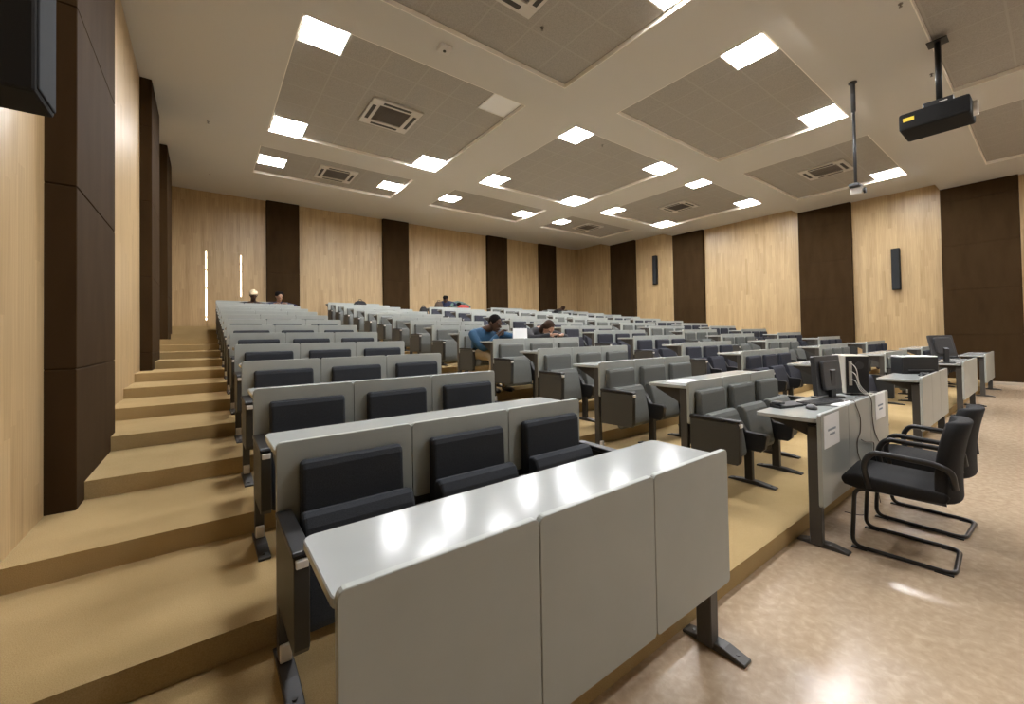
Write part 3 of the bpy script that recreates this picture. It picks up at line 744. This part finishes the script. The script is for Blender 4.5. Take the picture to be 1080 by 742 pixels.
def person(label, loc, rz, head, chest, pelvis, hands, head_tilt=(0, 0), bends=((-1, .1, -.25), (1, .1, -.25)), curls=(.6, .6), top='darkcloth', pants='darkcloth', skin='skin', hair='hair', hairstyle='short', cap=None, voxel=.011, group=None):
    """local frame: the sitter faces -Y, x to the sitter's left in the picture sense; z=0 is the floor under the feet"""
    t = thing('person', label, 'person', loc, rz, group)
    H = Vector(head); C = Vector(chest); P = Vector(pelvis)
    spine_d = (C - P).normalized()
    sh = .185
    SL = C + Vector((-sh, 0, .02)); SR = C + Vector((sh, 0, .02))
    elbows = []; wr = []
    for S, hd, s in ((SL, hands[0], -1), (SR, hands[1], 1)):
        hd = Vector(hd); dv = hd - S; L = dv.length; a = .29; b_ = .255
        L = min(L, a + b_ - .01); u_ = dv.normalized(); hd2 = S + u_ * L
        x_ = (a * a - b_ * b_ + L * L) / (2 * L); hgt = math.sqrt(max(0, a * a - x_ * x_))
        bend = Vector(bends[0 if s < 0 else 1]); bend = (bend - u_ * bend.dot(u_)).normalized()
        elbows.append(S + u_ * x_ + bend * hgt); wr.append(hd2)
    # legs
    kn = [Vector((-.11, P.y - .44, .47)), Vector((.11, P.y - .44, .47))]; an = [Vector((-.11, P.y - .40, .08)), Vector((.11, P.y - .40, .08))]
    Rm = Matrix.Rotation(head_tilt[1], 4, 'Z') @ Matrix.Rotation(head_tilt[0], 4, 'X')
    def hp(x, y, z): return H + Rm @ Vector((x, y, z))
    # --- body: one continuous surface
    bm = bmesh.new()
    ellipsoid(bm, H, (.075, .095, .112), mat=Rm); ellipsoid(bm, hp(0, -.03, -.065), (.055, .06, .05), mat=Rm)
    capsule_chain(bm, [hp(0, -.088, .015), hp(0, -.112, -.022)], [.010, .016], 2)             # nose
    capsule_chain(bm, [hp(-.022, -.092, -.062), hp(0, -.097, -.06), hp(.022, -.092, -.062)], [.007, .009, .007], 2)   # lips
    for s in (-1, 1):
        ellipsoid(bm, hp(s * .078, .012, -.005), (.013, .022, .034), mat=Rm)                     # ears
        ellipsoid(bm, hp(s * .032, -.083, .028), (.017, .012, .008), mat=Rm)                     # brow
    capsule_chain(bm, [hp(0, .015, -.06), C + Vector((0, .02, .07)), C + Vector((0, .02, 0))], [.052, .056, .07], 3)
    capsule_chain(bm, [C + Vector((0, .02, -.02)), P.lerp(C, .5), P], [.115, .11, .12], 4)
    for S, E_, Wp in ((SL, elbows[0], wr[0]), (SR, elbows[1], wr[1])):
        capsule_chain(bm, [C, S, E_, Wp], [.08, .055, .042, .028], 3)
    for i, s in enumerate((-1, 1)):
        capsule_chain(bm, [P + Vector((s * .09, 0, 0)), kn[i], an[i]], [.085, .058, .038], 3)
    for i, (E_, Wp, s) in enumerate(((elbows[0], wr[0], -1), (elbows[1], wr[1], 1))):
        d = (Wp - E_).normalized(); hand(bm, Wp, d, Vector((0, -.3, -1)) if abs(d.z) < .75 else (H - Wp), 1.0, curls[i], s)
    add_mesh('body', blend(bm, voxel if voxel < .009 else .009, 2), M[skin], t)
    eb = bmesh.new()
    for s in (-1, 1): ellipsoid(eb, hp(s * .031, -.088, .010), (.013, .008, .007), mat=Rm, u=8, v=6)
    obj('eyes', eb, M['black'], t, smooth=True)
    # --- clothing
    bm = bmesh.new()
    capsule_chain(bm, [C + Vector((0, .02, .045)), C + Vector((0, .02, -.03)), P.lerp(C, .45), P + Vector((0, 0, .02))], [.075, .145, .14, .145], 4)
    for s in (-1, 1): capsule_chain(bm, [C + Vector((s * .05, .015, -.02)), P + Vector((s * .06, 0, .05))], [.13, .125], 3)
    for S, E_, Wp in ((SL, elbows[0], wr[0]), (SR, elbows[1], wr[1])):
        capsule_chain(bm, [C, S, E_, E_.lerp(Wp, .93)], [.085, .066, .05, .038], 4)
    add_mesh('jacket', blend(bm, .014, 3), M[top], t)
    bm = bmesh.new(); capsule_chain(bm, [P + Vector((-.07, .01, .0)), P + Vector((.07, .01, .0))], [.135, .135], 2)
    for i, s in enumerate((-1, 1)): capsule_chain(bm, [P + Vector((s * .09, 0, 0)), kn[i], an[i] + Vector((0, 0, .02))], [.105, .078, .06], 4)
    add_mesh('trousers', blend(bm, .014, 3), M[pants], t)
    for i in (0, 1):
        bm = bmesh.new(); capsule_chain(bm, [an[i] + Vector((0, .03, -.035)), an[i] + Vector((0, -.07, -.045)), an[i] + Vector((0, -.15, -.05))], [.042, .038, .03], 3)
        add_mesh('shoe', blend(bm, .010, 2), M['shoe'], t)
    # --- hair or cap
    bm = bmesh.new()
    ellipsoid(bm, hp(0, .018, .03), (.085, .098, .098), mat=Rm)
    if hairstyle == 'long':
        for s in (-1, 0, 1): capsule_chain(bm, [hp(s * .06, .03, .03), hp(s * .07, .05, -.06), hp(s * .07, .05, -.14)], [.05, .045, .03], 3)
    elif hairstyle == 'afro':
        for s in (-1, 1): ellipsoid(bm, hp(s * .04, .03, .05), (.065, .08, .075), mat=Rm)
    bmesh.ops.bisect_plane(bm, geom=bm.verts[:] + bm.edges[:] + bm.faces[:], plane_co=hp(0, -.075, .035), plane_no=Rm @ Vector((0, -1, -.35)), clear_outer=True)
    bmesh.ops.holes_fill(bm, edges=[e for e in bm.edges if e.is_boundary])
    add_mesh('hair', blend(bm, .011, 2), M[hair], t)
    if cap:
        bm = bmesh.new(); ellipsoid(bm, hp(0, .005, .05), (.098, .112, .088), mat=Rm)
        prism(bm, rounded(-.07, .07, -.17, -.06, .04), 'z', .045, .058, mat=Matrix.Translation(H) @ Rm)
        add_mesh('cap', blend(bm, .009, 1), M[cap], t)
    return t

Y5 = row_y(6)
open_seat(1, 6, 0)
person('man in a blue top resting chin on hand at a desk, beside an open book', (3.25, 0, tier(5)), 0, head=(.02, 4.77, .945), chest=(-.05, 4.96, .78), pelvis=(0, 5.07, .52), hands=((-.02, 4.66, .77), (.11, 4.72, .80)), bends=((-.35, .1, -.5), (1, -.3, -.25)), curls=(.6, 1.7),
       head_tilt=(R(18), R(12)), top='blue', pants='khaki', skin='skin', hair='hair', voxel=.007)
open_seat(1, 6, 2)
person('person with long brown hair in black, bent over writing at a desk', (4.25, 0, tier(5)), 0, head=(-.02, 4.72, .875), chest=(-.03, 4.94, .79), pelvis=(.05, 5.07, .52), hands=((-.13, 4.57, .765), (.10, 4.55, .765)),
       head_tilt=(R(45), R(-8)), top='darkcloth', pants='darkcloth', skin='skin2', hair='hair2', hairstyle='long', voxel=.008)
def desk_z(n): return tier(n - 1) + HT - .03
# book by the man, standing open, and pages before the writer
t = thing('open_book', 'white open book propped up in front of the reading man', 'book', (3.60, row_y(5) + .17, desk_z(5)), R(-8))
bm = bmesh.new()
for s in (-1, 1): box(bm, 0, s * .15, -.004, .004, 0, .17, mat=Matrix.Rotation(R(s * 18), 4, 'Z')) if s > 0 else box(bm, -.15, 0, -.004, .004, 0, .17, mat=Matrix.Rotation(R(18) * 1, 4, 'Z'))
obj('pages', bm, M['paper'], t)
t = thing('paper_sheet', 'white sheet under the hands of the writing person in black', 'papers', (4.20, row_y(5) + .19, desk_z(5)), R(5))
bm = bmesh.new(); box(bm, -.11, .11, -.14, .14, 0, .003); obj('sheets', bm, M['paper'], t)

yy = row_y(14)
for b, n, i in ((0, 14, 1), (0, 14, 2)): open_seat(b, n, i)
person('person in a pale cap and dark top, far back beside the door', (.98, 0, tier(13)), 0, head=(0, yy - .33, .98), chest=(0, yy - .22, .73), pelvis=(0, yy - .2, .52), hands=((-.15, yy - .5, .76), (.15, yy - .5, .76)), head_tilt=(R(15), 0), top='darkcloth', pants='navy', cap='beige', voxel=.012)
person('person with dark hair and a denim-blue top against the dark pilaster', (1.56, 0, tier(13)), 0, head=(0, yy - .33, .97), chest=(0, yy - .22, .74), pelvis=(0, yy - .2, .52), hands=((-.15, yy - .5, .76), (.15, yy - .5, .76)), head_tilt=(R(22), R(10)), top='navy', pants='darkcloth', skin='skin2', hairstyle='afro', voxel=.012)
# group behind the last bench of the middle block (standing room at the back, leaning on its desk)
y14 = row_y(14)
person('person in navy with black hair bowed over the last middle desk', (6.90, 0, tier(14)), 0, head=(-.05, y14 + .52, 1.06), chest=(.05, y14 + .60, .92), pelvis=(.08, y14 + .85, .60), hands=((-.12, y14 + .25, .78), (.3, y14 + .28, .78)), head_tilt=(R(40), R(10)), top='navy', pants='darkcloth', hairstyle='afro', voxel=.012)
person('person in grey-green turned away beside the navy figure', (7.44, 0, tier(14)), R(0), head=(-.10, y14 + .46, .84), chest=(-.03, y14 + .62, .92), pelvis=(.05, y14 + .85, .58), hands=((-.2, y14 + .28, .78), (.18, y14 + .28, .78)), head_tilt=(R(65), R(20)), top='teal', pants='darkcloth', voxel=.012)

def bag(name, label, loc, mat, w, d, h, rz=0.0, cat='bag'):
    t = thing(name, label, cat, loc, rz)
    bm = bmesh.new(); prism(bm, [(-w / 2, 0.0), (w / 2, 0), (w / 2 + .02, h * .35), (w / 2 - .02, h * .8), (w * .22, h), (-w * .22, h), (-w / 2 + .02, h * .8), (-w / 2 - .02, h * .35)], 'y', -d / 2, d / 2, bev=min(d, h) * .22, seg=3)
    obj('body', bm, M[mat], t, smooth=True)
    bm = bmesh.new(); prism(bm, rounded(-w * .32, w * .32, h * .1, h * .55, .02), 'y', -d / 2 - .035, -d / 2 + .02, bev=.012); obj('pocket', bm, M[mat], t)
    bm = bmesh.new(); tube(bm, smooth_path([(-.05, 0, h - .01), (-.035, 0, h + .04), (.035, 0, h + .04), (.05, 0, h - .01)], 5), .009, 8); obj('handle', bm, M['black'], t)
    return t
bag('backpack', 'brown bag standing on the last middle desk beside the navy figure', (6.42, y14 + .19, desk_z(14)), 'brownbag', .24, .16, .24)
bag('backpack', 'red bag lying on the end of the last middle desk', (7.38, y14 + .19, desk_z(14)), 'red', .40, .18, .15)
bag('backpack', 'black bag hanging off the aisle end of the last middle-block desk', (5.835, y14 + .16, tier(13) + HT - .40), 'darkcloth', .25, .18, .41)
bag('backpack', 'black bag on a far desk of the second block, seen as a dark hump', (3.78, row_y(14) + .2, desk_z(14)), 'darkcloth', .32, .18, .16)
open_seat(4, 15, 0)
y15 = row_y(15)
person('person asleep with dark head down on a desk near the far corner', (12.36, 0, tier(14)), 0, head=(.06, y15 - .55, .86), chest=(0, y15 - .34, .72), pelvis=(0, y15 - .22, .52), hands=((-.12, y15 - .66, .76), (.16, y15 - .66, .76)), head_tilt=(R(70), R(15)), top='darkcloth', pants='darkcloth', hair='hair2', hairstyle='afro', voxel=.012)

# ------------------------------------------------------------------ camera, world, view
cd = bpy.data.cameras.new('camera'); cam = bpy.data.objects.new('camera', cd); link(cam)
f, px, py, yaw, pit, rol = 432.605, 540.383, 346.576, 0.6425, 0.0169, -0.0167
r = Vector((math.cos(yaw), -math.sin(yaw), 0)); fw = Vector((math.sin(yaw) * math.cos(pit), math.cos(yaw) * math.cos(pit), math.sin(pit)))
u = r.cross(fw)
r2 = r * math.cos(rol) + u * math.sin(rol); u2 = -r * math.sin(rol) + u * math.cos(rol)
mx = Matrix((r2, u2, -fw)).transposed().to_4x4(); mx.translation = (0, 0, EYE)
cam.matrix_world = mx
cd.sensor_fit = 'HORIZONTAL'; cd.sensor_width = 36; cd.lens = f / 1080 * 36
cd.shift_x = -(px - 540) / 1080; cd.shift_y = -(371 - py) / 1080
cd.clip_start = .02; cd.clip_end = 200
SC.camera = cam
w = bpy.data.worlds.new('world'); SC.world = w; w.use_nodes = True
w.node_tree.nodes['Background'].inputs[0].default_value = (.02, .02, .02, 1)
SC.view_settings.view_transform = 'Standard'; SC.view_settings.look = 'None'
SC.view_settings.gamma = 1; SC.view_settings.use_curve_mapping = False
SC.view_settings.exposure = 2.62
SC.cycles.use_denoising = True
SC.cycles.max_bounces = 10; SC.cycles.diffuse_bounces = 6
SC.cycles.sample_clamp_indirect = 6
